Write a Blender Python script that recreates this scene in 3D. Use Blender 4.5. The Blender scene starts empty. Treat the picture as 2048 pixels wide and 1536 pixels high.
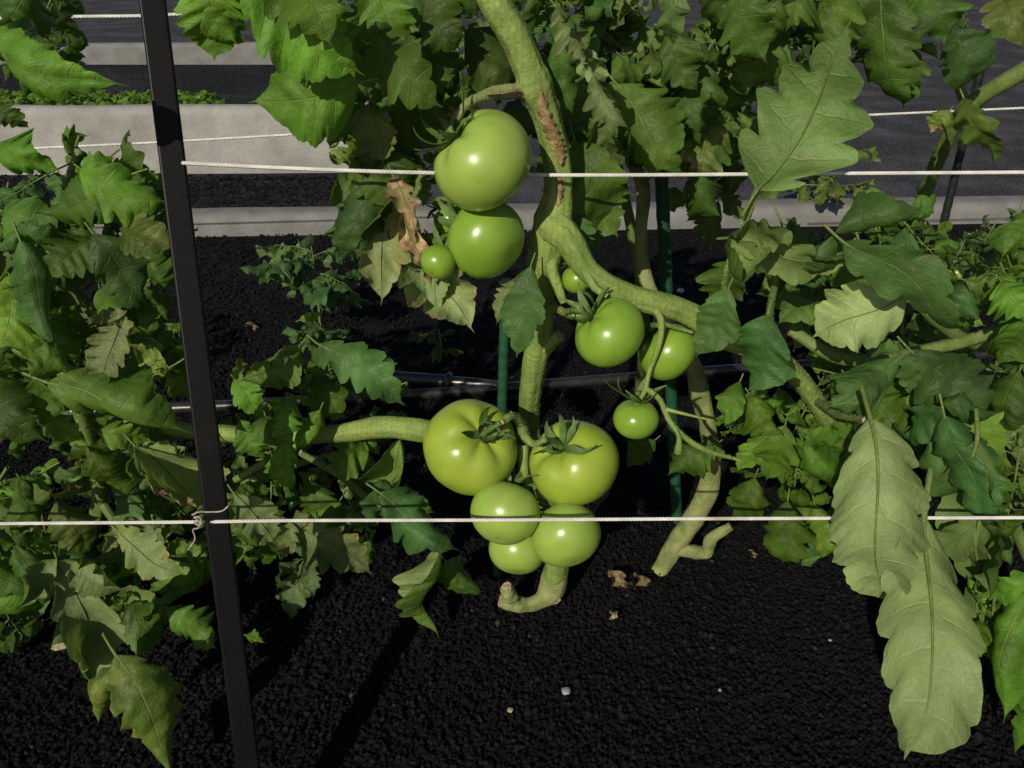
import bpy, math, random
import numpy as np
from mathutils import Vector, Matrix
random.seed(7)
RNG=np.random.default_rng(11)
C=bpy.context.scene.collection
H=0.85; TH=math.radians(28); FP=1704.0
CT,ST=math.cos(TH),math.sin(TH)
FW=Vector((0,CT,-ST)); UP=Vector((0,ST,CT)); RT=Vector((1,0,0)); CAM=Vector((0,0,H))
def ray(px,py): return FW+RT*((px-1024)/FP)+UP*((768-py)/FP)
def at(px,py,D):
    d=ray(px,py); return CAM+d*(D/d.y)
def gnd(px,py,z=0.0):
    d=ray(px,py); return CAM+d*((z-H)/d.z)
def pxm(p):   # metres per photo pixel at point p
    return (p-CAM).dot(FW)/FP
# ---------------------------------------------------------------- materials
def newmat(name):
    m=bpy.data.materials.new(name); m.use_nodes=True
    nt=m.node_tree; nt.nodes.clear()
    out=nt.nodes.new('ShaderNodeOutputMaterial')
    return m,nt,out
class G:
    def __init__(s,nt): s.nt=nt
    def n(s,t,**k):
        nd=s.nt.nodes.new(t)
        for a,b in k.items(): setattr(nd,a,b)
        return nd
    def set(s,sock,v):
        if isinstance(v,bpy.types.NodeSocket): s.nt.links.new(v,sock)
        elif v is not None: sock.default_value=v
    def math(s,op,a,b=None,clamp=False):
        nd=s.n('ShaderNodeMath',operation=op); nd.use_clamp=clamp
        s.set(nd.inputs[0],a)
        if b is not None: s.set(nd.inputs[1],b)
        return nd.outputs[0]
    def mr(s,v,a,b,c=0.0,d=1.0,smooth=False):
        nd=s.n('ShaderNodeMapRange')
        if smooth: nd.interpolation_type='SMOOTHSTEP'
        s.set(nd.inputs[0],v)
        for i,x in enumerate((a,b,c,d)): s.set(nd.inputs[i+1],x)
        return nd.outputs[0]
    def mix(s,f,a,b):
        nd=s.n('ShaderNodeMix',data_type='RGBA')
        s.set(nd.inputs[0],f)
        s.set(nd.inputs[6],col(a)); s.set(nd.inputs[7],col(b))
        return nd.outputs[2]
    def noise(s,vec,scale,detail=4,rough=.55,dist=0.0):
        nd=s.n('ShaderNodeTexNoise'); s.set(nd.inputs['Vector'],vec)
        nd.inputs['Scale'].default_value=scale; nd.inputs['Detail'].default_value=detail
        nd.inputs['Roughness'].default_value=rough; nd.inputs['Distortion'].default_value=dist
        return nd.outputs[0]
    def voro(s,vec,scale,feature='F1',out=0):
        nd=s.n('ShaderNodeTexVoronoi',feature=feature); s.set(nd.inputs['Vector'],vec)
        nd.inputs['Scale'].default_value=scale
        return nd.outputs[out]
    def bump(s,h,strength,dist):
        nd=s.n('ShaderNodeBump'); nd.inputs['Strength'].default_value=strength
        nd.inputs['Distance'].default_value=dist; s.set(nd.inputs['Height'],h)
        return nd.outputs[0]
    def pr(s,base,rough,spec=.5,normal=None,**k):
        nd=s.n('ShaderNodeBsdfPrincipled')
        s.set(nd.inputs['Base Color'],col(base)); s.set(nd.inputs['Roughness'],rough)
        s.set(nd.inputs['Specular IOR Level'],spec)
        if normal is not None: s.set(nd.inputs['Normal'],normal)
        for a,b in k.items(): s.set(nd.inputs[a.replace('_',' ')],b)
        return nd.outputs[0]
def col(c):
    if isinstance(c,tuple) and len(c)==3: return (*c,1.0)
    return c
def leaf_mat(name,top,under,dmg=0.0,rough=.5,tr=.32):
    m,nt,out=newmat(name); g=G(nt)
    tc=g.n('ShaderNodeTexCoord'); uv=g.n('ShaderNodeUVMap'); sp=g.n('ShaderNodeSeparateXYZ')
    nt.links.new(uv.outputs[0],sp.inputs[0]); u,v=sp.outputs[0],sp.outputs[1]
    obj=tc.outputs['Object']
    oi=g.n('ShaderNodeObjectInfo'); rnd=oi.outputs['Random']
    off=g.n('ShaderNodeVectorMath',operation='ADD'); nt.links.new(obj,off.inputs[0])
    cmb=g.n('ShaderNodeCombineXYZ'); r10=g.math('MULTIPLY',rnd,9.0)
    for i in range(3): nt.links.new(r10,cmb.inputs[i])
    nt.links.new(cmb.outputs[0],off.inputs[1]); P=off.outputs[0]
    wob=g.math('MULTIPLY',g.math('SUBTRACT',g.noise(P,60,2),.5),.16)
    fr=g.math('FRACT',g.math('ADD',u,wob)); d=g.math('SUBTRACT',.5,g.math('ABSOLUTE',g.math('SUBTRACT',fr,.5)))
    av=g.math('ABSOLUTE',v)
    lat=g.mr(d,.0,.045,1.0,0.0,True)
    lat=g.math('MULTIPLY',lat,g.mr(av,.5,1.0,1.0,.1))
    w2=g.math('FRACT',g.math('ADD',g.math('MULTIPLY',av,4.0),g.math('MULTIPLY',d,3.0)))
    d2=g.math('SUBTRACT',.5,g.math('ABSOLUTE',g.math('SUBTRACT',w2,.5)))
    sec=g.mr(d2,0.0,.10,1.0,0.0,True)
    mid=g.mr(av,.010,.04,1.0,0.0,True)
    vein=g.math('MAXIMUM',g.math('MAXIMUM',g.math('MULTIPLY',lat,.65),mid),g.math('MULTIPLY',sec,.28))
    n1=g.noise(P,16,3); n2=g.noise(P,110,4); n3=g.noise(P,520,3)
    brt=tuple(min(1,c*1.75) for c in top); drk=tuple(c*.65 for c in top)
    c=g.mix(g.mr(n1,.35,.68),drk,brt)  # noise mottles the leaf green between a darker and a brighter tone
    c=g.mix(g.math('MULTIPLY',g.mr(n2,.45,.7),.35),c,(top[0]*2.1,top[1]*1.5,top[2]*1.2))
    c=g.mix(g.math('MULTIPLY',vein,.30),c,(top[0]*3.0+.01,top[1]*1.9+.01,top[2]*2.4+.005))
    cu=g.mix(g.mr(n1,.3,.7),tuple(x*.72 for x in under),tuple(x*1.25 for x in under))
    cu=g.mix(g.math('MULTIPLY',vein,.38),cu,(under[0]*1.6,under[1]*1.4,under[2]*1.5))
    geo=g.n('ShaderNodeNewGeometry')
    c=g.mix(geo.outputs['Backfacing'],c,cu)
    if dmg>0:
        pn=g.noise(P,26,5,.6,.6)
        th=.76-.22*dmg
        pm=g.mr(pn,th,th+.02)
        ed=g.mr(g.math('ADD',g.math('MULTIPLY',av,.6),g.math('MULTIPLY',pn,.7)),1.03-.14*dmg,1.05-.14*dmg)
        dm=g.math('MAXIMUM',pm,ed)
        yl=g.mr(pn,th-.16,th)
        c=g.mix(g.math('MULTIPLY',yl,.5),c,(.19,.23,.05))
        tan=g.mix(g.mr(n2,.35,.65),(.10,.055,.022),(.36,.28,.15))
        c=g.mix(dm,c,tan)
    else:
        sp2=g.mr(g.noise(P,60,3),.70,.74); c=g.mix(g.math('MULTIPLY',sp2,.5),c,(.16,.13,.04))
    vv=g.n('ShaderNodeHueSaturation'); nt.links.new(c,vv.inputs['Color'])
    g.set(vv.inputs['Value'],g.mr(rnd,0,1,.75,1.5)); g.set(vv.inputs['Hue'],g.mr(g.math('FRACT',g.math('MULTIPLY',rnd,7.3)),0,1,.480,.504))
    c=vv.outputs[0]
    hgt=g.math('SUBTRACT',g.math('MULTIPLY',n3,.18),g.math('MULTIPLY',vein,.5))
    hgt=g.math('ADD',hgt,g.math('MULTIPLY',n2,1.4))
    bp=g.bump(hgt,.8,.0018)
    p=g.pr(c,rough,.26,bp)
    t=g.n('ShaderNodeBsdfTranslucent'); tcg=g.mix(.55,c,(.24,.40,.02)); nt.links.new(tcg,t.inputs[0])
    mx=g.n('ShaderNodeMixShader'); mx.inputs[0].default_value=tr
    nt.links.new(p,mx.inputs[1]); nt.links.new(t.outputs[0],mx.inputs[2]); nt.links.new(mx.outputs[0],out.inputs[0])
    return m
UND=(.102,.165,.047)
M_G=leaf_mat('leaf_dark_green',(.038,.088,.013),UND)
M_B=leaf_mat('leaf_fresh_green',(.064,.150,.016),(.14,.23,.05),tr=.38)
M_L=leaf_mat('leaf_blue_green',(.034,.088,.022),(.11,.17,.065))
M_P=leaf_mat('leaf_pale_hanging',(.060,.120,.022),(.150,.215,.082),tr=.22)
M_PY=leaf_mat('leaf_pale_wilting',(.060,.120,.022),(.15,.200,.080),dmg=.60,tr=.22)
M_Y=leaf_mat('leaf_ageing',(.056,.110,.018),(.16,.222,.080),dmg=.56)
M_W=leaf_mat('leaf_withered',(.10,.08,.03),(.20,.16,.07),dmg=1.5,tr=.12)
def simple(name,c1,c2,scale,rough,bs=.5,bd=.001,spec=.5,detail=5,extra=None,**k):
    m,nt,out=newmat(name); g=G(nt); tc=g.n('ShaderNodeTexCoord'); P=tc.outputs['Object']
    n=g.noise(P,scale,detail); c=g.mix(g.mr(n,.35,.65),c1,c2)
    n2=g.noise(P,scale*6,3)
    if extra: c=extra(g,P,c)
    bp=g.bump(g.math('ADD',n,n2),bs,bd)
    nt.links.new(g.pr(c,rough,spec,bp,**k),out.inputs[0]); return m
def stem_extra(g,P,c):
    s=g.mr(g.noise(P,300,3),.62,.7); c=g.mix(g.math('MULTIPLY',s,.45),c,(.38,.43,.18))
    w=g.n('ShaderNodeTexWave',wave_type='BANDS'); g.set(w.inputs['Vector'],P); w.inputs['Scale'].default_value=55; w.inputs['Distortion'].default_value=3.5; w.inputs['Detail'].default_value=3
    c=g.mix(g.math('MULTIPLY',w.outputs[1],.22),c,(.07,.12,.025))
    b=g.mr(g.noise(P,34,6),.60,.68); return g.mix(g.math('MULTIPLY',b,.5),c,(.20,.15,.06))
M_STEM=simple('stem_green',(.12,.185,.038),(.22,.295,.078),35,.6,.9,.002,.25,extra=stem_extra)
M_STEM2=simple('stem_dark_green',(.07,.115,.026),(.14,.19,.055),35,.6,.6,.0012,.25,extra=stem_extra)
def wood_extra(g,P,c):
    b=g.mr(g.noise(P,45,6),.45,.62); return g.mix(g.math('MULTIPLY',b,.55),c,(.25,.21,.11))
M_STEMW=simple('stem_woody',(.12,.155,.05),(.23,.275,.10),40,.7,.9,.002,.2,extra=wood_extra)
M_HAIR=simple('stem_hair',(.34,.40,.18),(.45,.50,.26),30,.6,.1)
M_SCAR=simple('stem_scar',(.12,.072,.030),(.36,.27,.13),90,.8,1.0,.002,.2)
M_CUT=simple('dry_cut',(.20,.15,.075),(.46,.40,.26),220,.85,1.0,.001,.1)
M_SEP=simple('sepal_green',(.045,.095,.020),(.10,.165,.04),60,.55,.6,.001,.3)
def tomato_mat(name,c1,c2):
    m,nt,out=newmat(name); g=G(nt); tc=g.n('ShaderNodeTexCoord'); P=tc.outputs['Object']
    sp=g.n('ShaderNodeSeparateXYZ'); nt.links.new(P,sp.inputs[0]); z=sp.outputs[2]
    n=g.noise(P,28,4,.5,.4); f=g.noise(P,900,2)
    c=g.mix(g.mr(n,.3,.7),c1,c2)
    at_=g.math('ARCTAN2',sp.outputs[1],sp.outputs[0])
    st=g.math('SINE',g.math('ADD',g.math('MULTIPLY',at_,9.0),g.math('MULTIPLY',n,6.0)))
    c=g.mix(g.math('MULTIPLY',g.mr(st,.2,1.0),.14),c,tuple(x*1.35 for x in c1))
    r=g.math('SQRT',g.math('ADD',g.math('MULTIPLY',sp.outputs[0],sp.outputs[0]),g.math('MULTIPLY',sp.outputs[1],sp.outputs[1])))
    bot=g.math('MULTIPLY',g.math('LESS_THAN',z,0.0),g.mr(g.math('ADD',r,g.math('MULTIPLY',f,.001)),.0016,.0028,1.0,0.0))
    c=g.mix(g.math('MULTIPLY',bot,.75),c,(.16,.12,.04))
    top=g.math('MULTIPLY',g.math('GREATER_THAN',z,0.0),g.mr(r,.002,.010,1.0,0.0))
    c=g.mix(g.math('MULTIPLY',top,.45),c,(.10,.16,.02))
    vs=g.voro(P,85); sps=g.mr(vs,.03,.07,1.0,0.0); gate=g.mr(g.noise(P,40,1),.56,.6)
    c=g.mix(g.math('MULTIPLY',g.math('MULTIPLY',sps,gate),.4),c,(.14,.13,.04))
    bp=g.bump(g.math('ADD',n,g.math('MULTIPLY',f,.12)),.12,.002)
    p=g.pr(c,g.mr(n,.3,.7,.22,.36),.5,bp,Subsurface_Weight=.12,Subsurface_Scale=.012)
    nt.links.new(p,out.inputs[0]); return m
M_T1=tomato_mat('tomato_light_green',(.20,.305,.050),(.26,.365,.070))
M_T2=tomato_mat('tomato_mid_green',(.130,.240,.022),(.19,.310,.036))
M_T3=tomato_mat('tomato_yellow_green',(.20,.285,.027),(.26,.34,.042))
# setting
def gravel_mat(name,c1,c2,sc,bs=1.0):
    m,nt,out=newmat(name); g=G(nt); tc=g.n('ShaderNodeTexCoord'); P=tc.outputs['Object']
    v=g.voro(P,sc); vc=g.n('ShaderNodeTexVoronoi'); vc.inputs['Scale'].default_value=sc; nt.links.new(P,vc.inputs['Vector'])
    bw=g.n('ShaderNodeRGBToBW'); nt.links.new(vc.outputs['Color'],bw.inputs[0])
    n=g.noise(P,3,4)
    c=g.mix(bw.outputs[0],c1,c2); c=g.mix(g.math('MULTIPLY',g.mr(v,.35,.7),.7),c,tuple(x*.25 for x in c1))
    c=g.mix(g.math('MULTIPLY',g.mr(n,.45,.7),.45),c,tuple(x*1.8 for x in c2))
    bp=g.bump(g.math('ADD',g.math('SUBTRACT',1.0,v),g.math('MULTIPLY',bw.outputs[0],.6)),bs,.6/sc)
    nt.links.new(g.pr(c,.9,.12,bp),out.inputs[0]); return m
M_GR=gravel_mat('black_lava_gravel',(.0035,.0035,.004),(.009,.0092,.0108),150)
M_GF=gravel_mat('grey_lava_gravel',(.008,.008,.0095),(.028,.028,.032),65)
M_PATH=gravel_mat('grey_path_gravel',(.036,.035,.043),(.070,.068,.080),90,.5)
def stone_mat():
    m,nt,out=newmat('lava_stone'); g=G(nt); geo=g.n('ShaderNodeNewGeometry'); r=geo.outputs['Random Per Island']
    tc=g.n('ShaderNodeTexCoord'); P=tc.outputs['Object']
    c=g.mix(g.math('POWER',r,2.2),(.003,.003,.0036),(.0105,.0110,.0132))
    c=g.mix(g.math('GREATER_THAN',r,.996),c,(.04,.032,.026))
    bp=g.bump(g.noise(P,900,3),.8,.001)
    nt.links.new(g.pr(c,.85,.11,bp),out.inputs[0]); return m
M_STONE=stone_mat()
def conc(g,P,c):
    s=g.mr(g.noise(P,260,2),.6,.68); c=g.mix(g.math('MULTIPLY',s,.35),c,(.09,.085,.08))
    d=g.mr(g.noise(P,4,6),.45,.7); return g.mix(g.math('MULTIPLY',d,.4),c,(.12,.115,.105))
M_CON=simple('concrete',(.14,.142,.142),(.19,.192,.19),14,.9,.6,.004,.2,extra=conc)
M_CON2=simple('pale_concrete',(.24,.24,.232),(.31,.305,.295),14,.9,.6,.004,.2,extra=conc)
def post_extra(g,P,c):
    s=g.mr(g.noise(P,1500,1),.66,.72); c=g.mix(g.math('MULTIPLY',s,.4),c,(.025,.025,.028))
    d=g.mr(g.noise(P,12,5),.6,.75); return g.mix(g.math('MULTIPLY',d,.2),c,(.016,.0155,.015))
M_POST=simple('black_powder_coat',(.0028,.0028,.0034),(.0055,.0055,.0066),400,.38,.25,.0005,.14,extra=post_extra)
def rope_extra(g,P,c):
    d=g.mr(g.noise(P,14,4),.62,.74); return g.mix(g.math('MULTIPLY',d,.6),c,(.30,.22,.12))
M_ROPE=simple('white_cord',(.46,.46,.44),(.62,.62,.60),60,.75,.4,.0004,.2,extra=rope_extra)
M_TWINE=simple('grey_twine',(.20,.18,.15),(.38,.35,.30),200,.8,.7,.0006,.2)
M_STAKE=simple('green_stake_coating',(.012,.055,.025),(.018,.075,.035),40,.4,.3,.001,.5)
M_DSTAKE=simple('dark_stake_coating',(.008,.012,.010),(.015,.02,.016),40,.4,.3,.001,.5)
M_PIPE=simple('black_pipe_plastic',(.012,.012,.013),(.024,.024,.026),60,.3,.3,.0006,.6)
M_WSTONE=simple('pale_stone',(.14,.15,.17),(.30,.31,.34),60,.7,.6,.002,.3)
# ---------------------------------------------------------------- mesh tools
class MB:
    def __init__(s): s.V=[];s.F=[];s.UV=[];s.M=[];s.n=0
    def add(s,V,F,UV=None,m=0):
        V=np.asarray(V,float); s.V.append(V)
        s.UV.append(np.zeros((len(V),2)) if UV is None else np.asarray(UV,float))
        n=s.n; s.F.extend([tuple(i+n for i in f) for f in F]); s.M.extend([m]*len(F)); s.n+=len(V)
    def mesh(s,name,mats,smooth=True):
        me=bpy.data.meshes.new(name)
        V=np.vstack(s.V); me.from_pydata(V.tolist(),[],s.F)
        for m in mats: me.materials.append(m)
        me.polygons.foreach_set('material_index',s.M)
        me.polygons.foreach_set('use_smooth',[smooth]*len(s.F))
        uvl=me.uv_layers.new(name='UVMap'); li=np.empty(len(me.loops),dtype=np.int32)
        me.loops.foreach_get('vertex_index',li); UV=np.vstack(s.UV)
        uvl.data.foreach_set('uv',UV[li].ravel()); me.update(); return me
def cr(pts,n=8):
    P=[Vector(p) for p in pts]
    if len(P)<3: 
        return [P[0].lerp(P[-1],i/n) for i in range(n+1)],[i/n for i in range(n+1)]
    Q=[P[0]*2-P[1]]+P+[P[-1]*2-P[-2]]; out=[];T=[]
    for i in range(1,len(Q)-2):
        a,b,c,d=Q[i-1:i+3]
        for k in range(n):
            t=k/n
            out.append(.5*((2*b)+(c-a)*t+(2*a-5*b+4*c-d)*t*t+(3*b-a-3*c+d)*t**3)); T.append(i-1+t)
    out.append(P[-1]); T.append(len(P)-1); return out,T
def tube(mb,pts,rad,seg=12,n=8,m=0,noise=0.0,cap=True,ridge=0.0,capm=None):
    P,T=cr(pts,n); R=np.interp(T,range(len(rad)),rad) if hasattr(rad,'__len__') else np.full(len(P),rad)
    if len(pts)<3: R=np.linspace(rad[0],rad[-1],len(P)) if hasattr(rad,'__len__') else R
    nrm=None; V=[];UV=[]
    ph=random.random()*9
    for i,p in enumerate(P):
        tg=(P[min(i+1,len(P)-1)]-P[max(i-1,0)]).normalized()
        if nrm is None:
            nrm=tg.orthogonal().normalized()
        nrm=(nrm-tg*nrm.dot(tg)).normalized(); bi=tg.cross(nrm)
        rr=R[i]*(1+noise*(math.sin(i*.31+ph)*.5+math.sin(i*.83+ph*2)*.3))
        for k in range(seg):
            a=2*math.pi*k/seg; q=rr*(1+ridge*(.6*math.cos(5*a+i*.03)+.5*math.cos(8*a-i*.02+ph))+noise*.5*math.sin(2*a+i*.15+ph)+noise*.3*math.sin(3*a-i*.27))
            V.append(p+nrm*(math.cos(a)*q)+bi*(math.sin(a)*q)); UV.append((i*.3,k/seg))
    F=[(i*seg+k,i*seg+(k+1)%seg,(i+1)*seg+(k+1)%seg,(i+1)*seg+k) for i in range(len(P)-1) for k in range(seg)]
    mb.add([v[:] for v in V],F,UV,m)
    if cap:
        for i,rev in ((0,True),(len(P)-1,False)):
            ring=[V[i*seg+k][:] for k in range(seg)]
            f=tuple(range(seg)); mb.add(ring,[f[::-1] if rev else f],None,m if capm is None else capm)
    return P,R
def hairs(mb,P,R,count,ln,m):
    V=[];F=[]
    for _ in range(count):
        i=random.randrange(1,len(P)-1); p=P[i].lerp(P[i+1],random.random()); tg=(P[i+1]-P[i-1]).normalized()
        o=tg.orthogonal().normalized(); o=Matrix.Rotation(random.random()*6.283,3,tg)@o
        a=p+o*(R[i]*.95); e=a+(o+tg*random.uniform(-.3,.3)).normalized()*(ln*random.uniform(.5,1.2)+R[i]*.05)
        w=o.cross(tg)*.00013; k=len(V); V+= [(a-w)[:],(a+w)[:],e[:]]; F.append((k,k+1,k+2))
    mb.add(V,F,None,m)
def obj(name,me,parent=None,mw=None,**props):
    o=bpy.data.objects.new(name,me); C.objects.link(o)
    if parent is not None:
        o.parent=parent; o.matrix_parent_inverse=parent.matrix_basis.inverted()
    if mw is not None: o.matrix_basis=mw
    for k,v in props.items(): o[k]=v
    return o
def empty(name,loc,**props):
    o=bpy.data.objects.new(name,None); o.empty_display_size=.05; o.matrix_basis=Matrix.Translation(loc); C.objects.link(o)
    for k,v in props.items(): o[k]=v
    return o
# ---------------------------------------------------------------- leaves
def leaflet(L,W,n=5,curl=.6,fold=.2,rip=.06,twist=0.0,lobe=.38,NT=65,NS=11,puck=.035):
    r=RNG
    t=np.linspace(0,1,NT)[:,None]; s=np.linspace(-1,1,NS)[None,:]
    e=r.uniform(.50,.72); w0=(t**e)*(1-t)**r.uniform(.9,1.3); w0=w0/w0.max()
    oL,oR=r.uniform(0,.3),r.uniform(.25,.6)
    tt=t+.05*np.sin(2*np.pi*t+r.uniform(0,6))*(t*(1-t))*2
    uu=tt*n+np.where(s<0,oL,oR)
    idx=np.clip(np.floor(uu).astype(int),0,n); fr=np.clip(uu-np.floor(uu),0,1)
    ampL=r.uniform(.2,1.35,n+1)*lobe; ampR=r.uniform(.2,1.35,n+1)*lobe
    a=np.where(s<0,ampL[idx],ampR[idx])*(1-.4*t)
    g=fr**1.4
    kk=r.uniform(.25,.85)
    shape=kk*np.abs(np.sin(np.pi*g))**.65+(1-kk)*(1-np.abs(2*g-1))**.8
    f3=(uu*3)%1
    cren=np.abs(np.sin(np.pi*f3**1.3))**.8
    prof=(1-a*(1-shape))*(1-r.uniform(.03,.08)*(1-cren))
    w=(W/2)*w0*prof*np.ones_like(s)
    ws=(W/2)*w0*np.ones_like(s)
    q=np.abs(s)
    y=np.sign(s)*np.minimum(q*(w*q**2+ws*(1-lobe*.45)*(1-q**2)),w)
    x=L*(t*.94)+.34*np.abs(y)*(1-t*.4)+.12*np.abs(y)*q
    x[-1,:]=L
    ph=r.uniform(0,6.28,6)
    dome=.5-.5*np.cos(2*np.pi*(fr-.62))
    z=fold*np.abs(y)*np.cos(2.5*t+ph[0]*.2)
    z=z+puck*W*dome*4*q*(1-q)*np.minimum(1,w0*1.2)
    ec=r.uniform(-.6,.10)
    z=z+ec*W*q**3*w0*(1+.7*np.sin(3*t+ph[4]))
    y=y*(1-.2*abs(ec)*q**3)
    z=z+rip*W*(q**2)*w0*(np.sin(2*np.pi*t*1.6+ph[1]+np.sign(s)*ph[2])+.5*np.sin(2*np.pi*t*3.7+ph[3]*np.sign(s)))
    z=z+.045*L*np.sin(2*np.pi*t*1.2+ph[2])
    yb=.05*L*np.sin(np.pi*t*1.3+ph[5]); y=y+yb-yb[0]
    tw=twist*t; y,z=y*np.cos(tw)-z*np.sin(tw),y*np.sin(tw)+z*np.cos(tw)
    if abs(curl)>.01:
        R=L/curl; A=x/R; x,z=np.sin(A)*(R+z),np.cos(A)*(R+z)-R
    V=np.stack([x,y,z],-1).reshape(-1,3)
    UV=np.stack([uu-.62+0*s,s*np.ones_like(t)],-1).reshape(-1,2)
    F=[(i*NS+j,(i+1)*NS+j,(i+1)*NS+j+1,i*NS+j+1) for i in range(NT-1) for j in range(NS-1)]
    rib=V.reshape(NT,NS,3)[:,NS//2,:]
    return V,F,UV,rib
def align(V,tip,L):
    a=math.atan2(tip[2],tip[0]); c,s=math.cos(a),math.sin(a)
    k=L/math.hypot(tip[0],tip[2])
    X=V[:,0]*c+V[:,2]*s; Z=-V[:,0]*s+V[:,2]*c
    return np.stack([X,V[:,1],Z],-1)*k
def frame(base,tip,roll,flip):
    d=(tip-base).normalized(); c=(CAM-(base+tip)/2).normalized()
    n=(c-d*c.dot(d)).normalized()
    n=Matrix.Rotation(math.radians(roll),3,d)@n
    if flip: n=-n
    y=n.cross(d)
    return Matrix(((d.x,y.x,n.x,base.x),(d.y,y.y,n.y,base.y),(d.z,y.z,n.z,base.z),(0,0,0,1)))
KIND={'g':(M_G,0),'b':(M_B,0),'l':(M_L,0),'p':(M_G,1),'P':(M_P,1),'q':(M_B,1),'y':(M_Y,0),'Y':(M_Y,1),'w':(M_W,0),'W':(M_W,1),'Z':(M_PY,1)}
NTI=57
def leaf(plant,bx,by,tx,ty,wpx,D,kind='g',roll=0,curl=None,D2=None,twist=None,rip=None,lobe=None,stalk=True,fold=None,side=None):
    b=at(bx,by,D); t=at(tx,ty,D2 if D2 else D-random.uniform(-.02,.04))
    L=(t-b).length; W=wpx*pxm(b.lerp(t,.4))/max(.45,math.cos(math.radians(roll)))*1.18
    mat,fl=KIND[kind]
    cu=random.uniform(.6,1.8) if curl is None else curl
    if fl: cu=-cu*.6
    if kind in 'wW':
        twist=random.choice((-2.0,2.2)) if twist is None else twist; rip=.22 if rip is None else rip
    V,F,UV,rib=leaflet(L,W,n=random.choice((4,5,5,6)),curl=cu,fold=random.uniform(-.45,.45) if fold is None else fold,
        rip=random.uniform(.07,.17) if rip is None else rip,
        twist=random.uniform(-.9,.9) if twist is None else twist,lobe=random.uniform(.35,.62) if lobe is None else lobe,puck=random.uniform(.02,.045))
    tip=rib[-1]; V2=align(V,tip,L); rib2=align(rib,tip,L)
    mb=MB(); mb.add(V2,F,UV,0)
    pts=[Vector((-.16*L,0,-.04*L))] if stalk else []
    pts+=[Vector(rib2[int(k)])+Vector((0,0,-.0006)) for k in np.linspace(0,NTI,7)]
    rr=[max(.0007,L*.010)]*(2 if stalk else 1)+list(np.linspace(L*.007,.0002,6)); rr=rr[:len(pts)]
    tube(mb,pts,rr,6,4,1,cap=False)
    if side is None: side=(kind not in 'wW') and wpx>=70 and random.random()<.85
    if side:
        for sg in (-1,1):
            l=L*random.uniform(.35,.60); ang=sg*random.uniform(.75,1.25)
            v,f,uv,_=leaflet(l,l*random.uniform(.42,.6),n=4,curl=random.uniform(.3,1.6),fold=random.uniform(-.3,.4),rip=.12,twist=random.uniform(-.7,.7),lobe=.5,NT=41,NS=7)
            A=np.array(Matrix.Translation((-.06*L+random.uniform(-.06,.02)*L,0,-.015*L))@Matrix.Rotation(ang,4,'Z')@Matrix.Rotation(random.uniform(-.2,.6),4,'Y')@Matrix.Rotation(random.uniform(-.5,.5),4,'X'))
            mb.add(v@A[:3,:3].T+A[:3,3],f,uv,0)
    me=mb.mesh('leaf',[mat,M_STEM2])
    return obj('leaf',me,plant,frame(b,t,roll,fl))
def compound(mat,scale=1.0,pairs=3,NT=40,NS=7,sm=M_STEM2,droop=.7):
    mb=MB(); L=.17*scale
    R=L*.78
    def rp(q): # rachis point
        return Vector((q*R,0,-droop*.3*R*q*q))
    tube(mb,[rp(q) for q in (0,.3,.6,.9,1.05)],[.0024*scale,.002*scale,.0016*scale,.001*scale,.0007*scale],6,4,1,cap=False)
    def put(pos,ang,l,w,pitch):
        V,F,UV,rib=leaflet(l,w,n=random.choice((4,5)),curl=random.uniform(.4,1.8),fold=random.uniform(-.3,.5),rip=random.uniform(.08,.18),
            twist=random.uniform(-.8,.8),lobe=random.uniform(.38,.62),NT=NT+1,NS=NS,puck=.04)
        M=Matrix.Translation(pos)@Matrix.Rotation(ang,4,'Z')@Matrix.Rotation(pitch,4,'Y')@Matrix.Rotation(random.uniform(-.5,.5),4,'X')@Matrix.Translation((.1*l,0,0))
        A=np.array(M); V=V@A[:3,:3].T+A[:3,3]
        mb.add(V,F,UV,0)
        tube(mb,[pos,Vector(V[NS//2]),Vector(V[NS*(NT//2)+NS//2])],[.0012*scale,.001*scale,.0004*scale],5,4,1,cap=False)
    put(rp(1.0),random.uniform(-.15,.15),L*.66,L*.44,.35)
    for i in range(pairs):
        q=.92-.62*(i/max(1,pairs-1)) if pairs>1 else .7
        l=L*(.58-.05*i)*random.uniform(.85,1.1)
        for sgn in (-1,1):
            put(rp(q+random.uniform(-.04,.04)),sgn*random.uniform(.8,1.2),l,l*.62,random.uniform(.1,.7))
    for q in (.35,.5,.64,.8):
        for sgn in (-1,1):
            if random.random()<.6: put(rp(q),sgn*random.uniform(1.0,1.5),L*.20,L*.13,.3)
    me=mb.mesh('compound_leaf',[mat,sm]); return me,L*1.35
CV={k:[compound(m,1.0,p) for p in (2,2,2,3)] for k,m in (('g',M_G),('b',M_B),('l',M_L),('y',M_Y))}
def cleaf(plant,bx,by,tx,ty,D,kind='g',roll=0,D2=None,flip=False,name='leaf'):
    b=at(bx,by,D); t=at(tx,ty,D2 if D2 else D)
    me,L=random.choice(CV[kind]); k=(t-b).length/L
    return obj(name,me,plant,frame(b,t,roll,flip)@Matrix.Scale(k,4))
def fill(plant,x0,y0,x1,y1,D0,D1,n,kinds='ggly',ln=(200,330)):
    for i in range(n):
        x=x0+(x1-x0)*((i+.5+random.uniform(-.5,.5))/n*1.0 if (x1-x0)>(y1-y0) else random.random())
        y=y0+(y1-y0)*(random.random() if (x1-x0)>(y1-y0) else (i+random.random())/n)
        D=random.uniform(D0,D1); a=math.radians(random.gauss(90,50)); l=random.uniform(*ln)*.85/D
        dx,dy=math.cos(a)*l,math.sin(a)*l
        cleaf(plant,x-dx/2,y-dy/2,x+dx/2,y+dy/2,D,random.choice(kinds),random.uniform(-45,45),D-random.uniform(-.04,.07),random.random()<.3)
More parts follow.
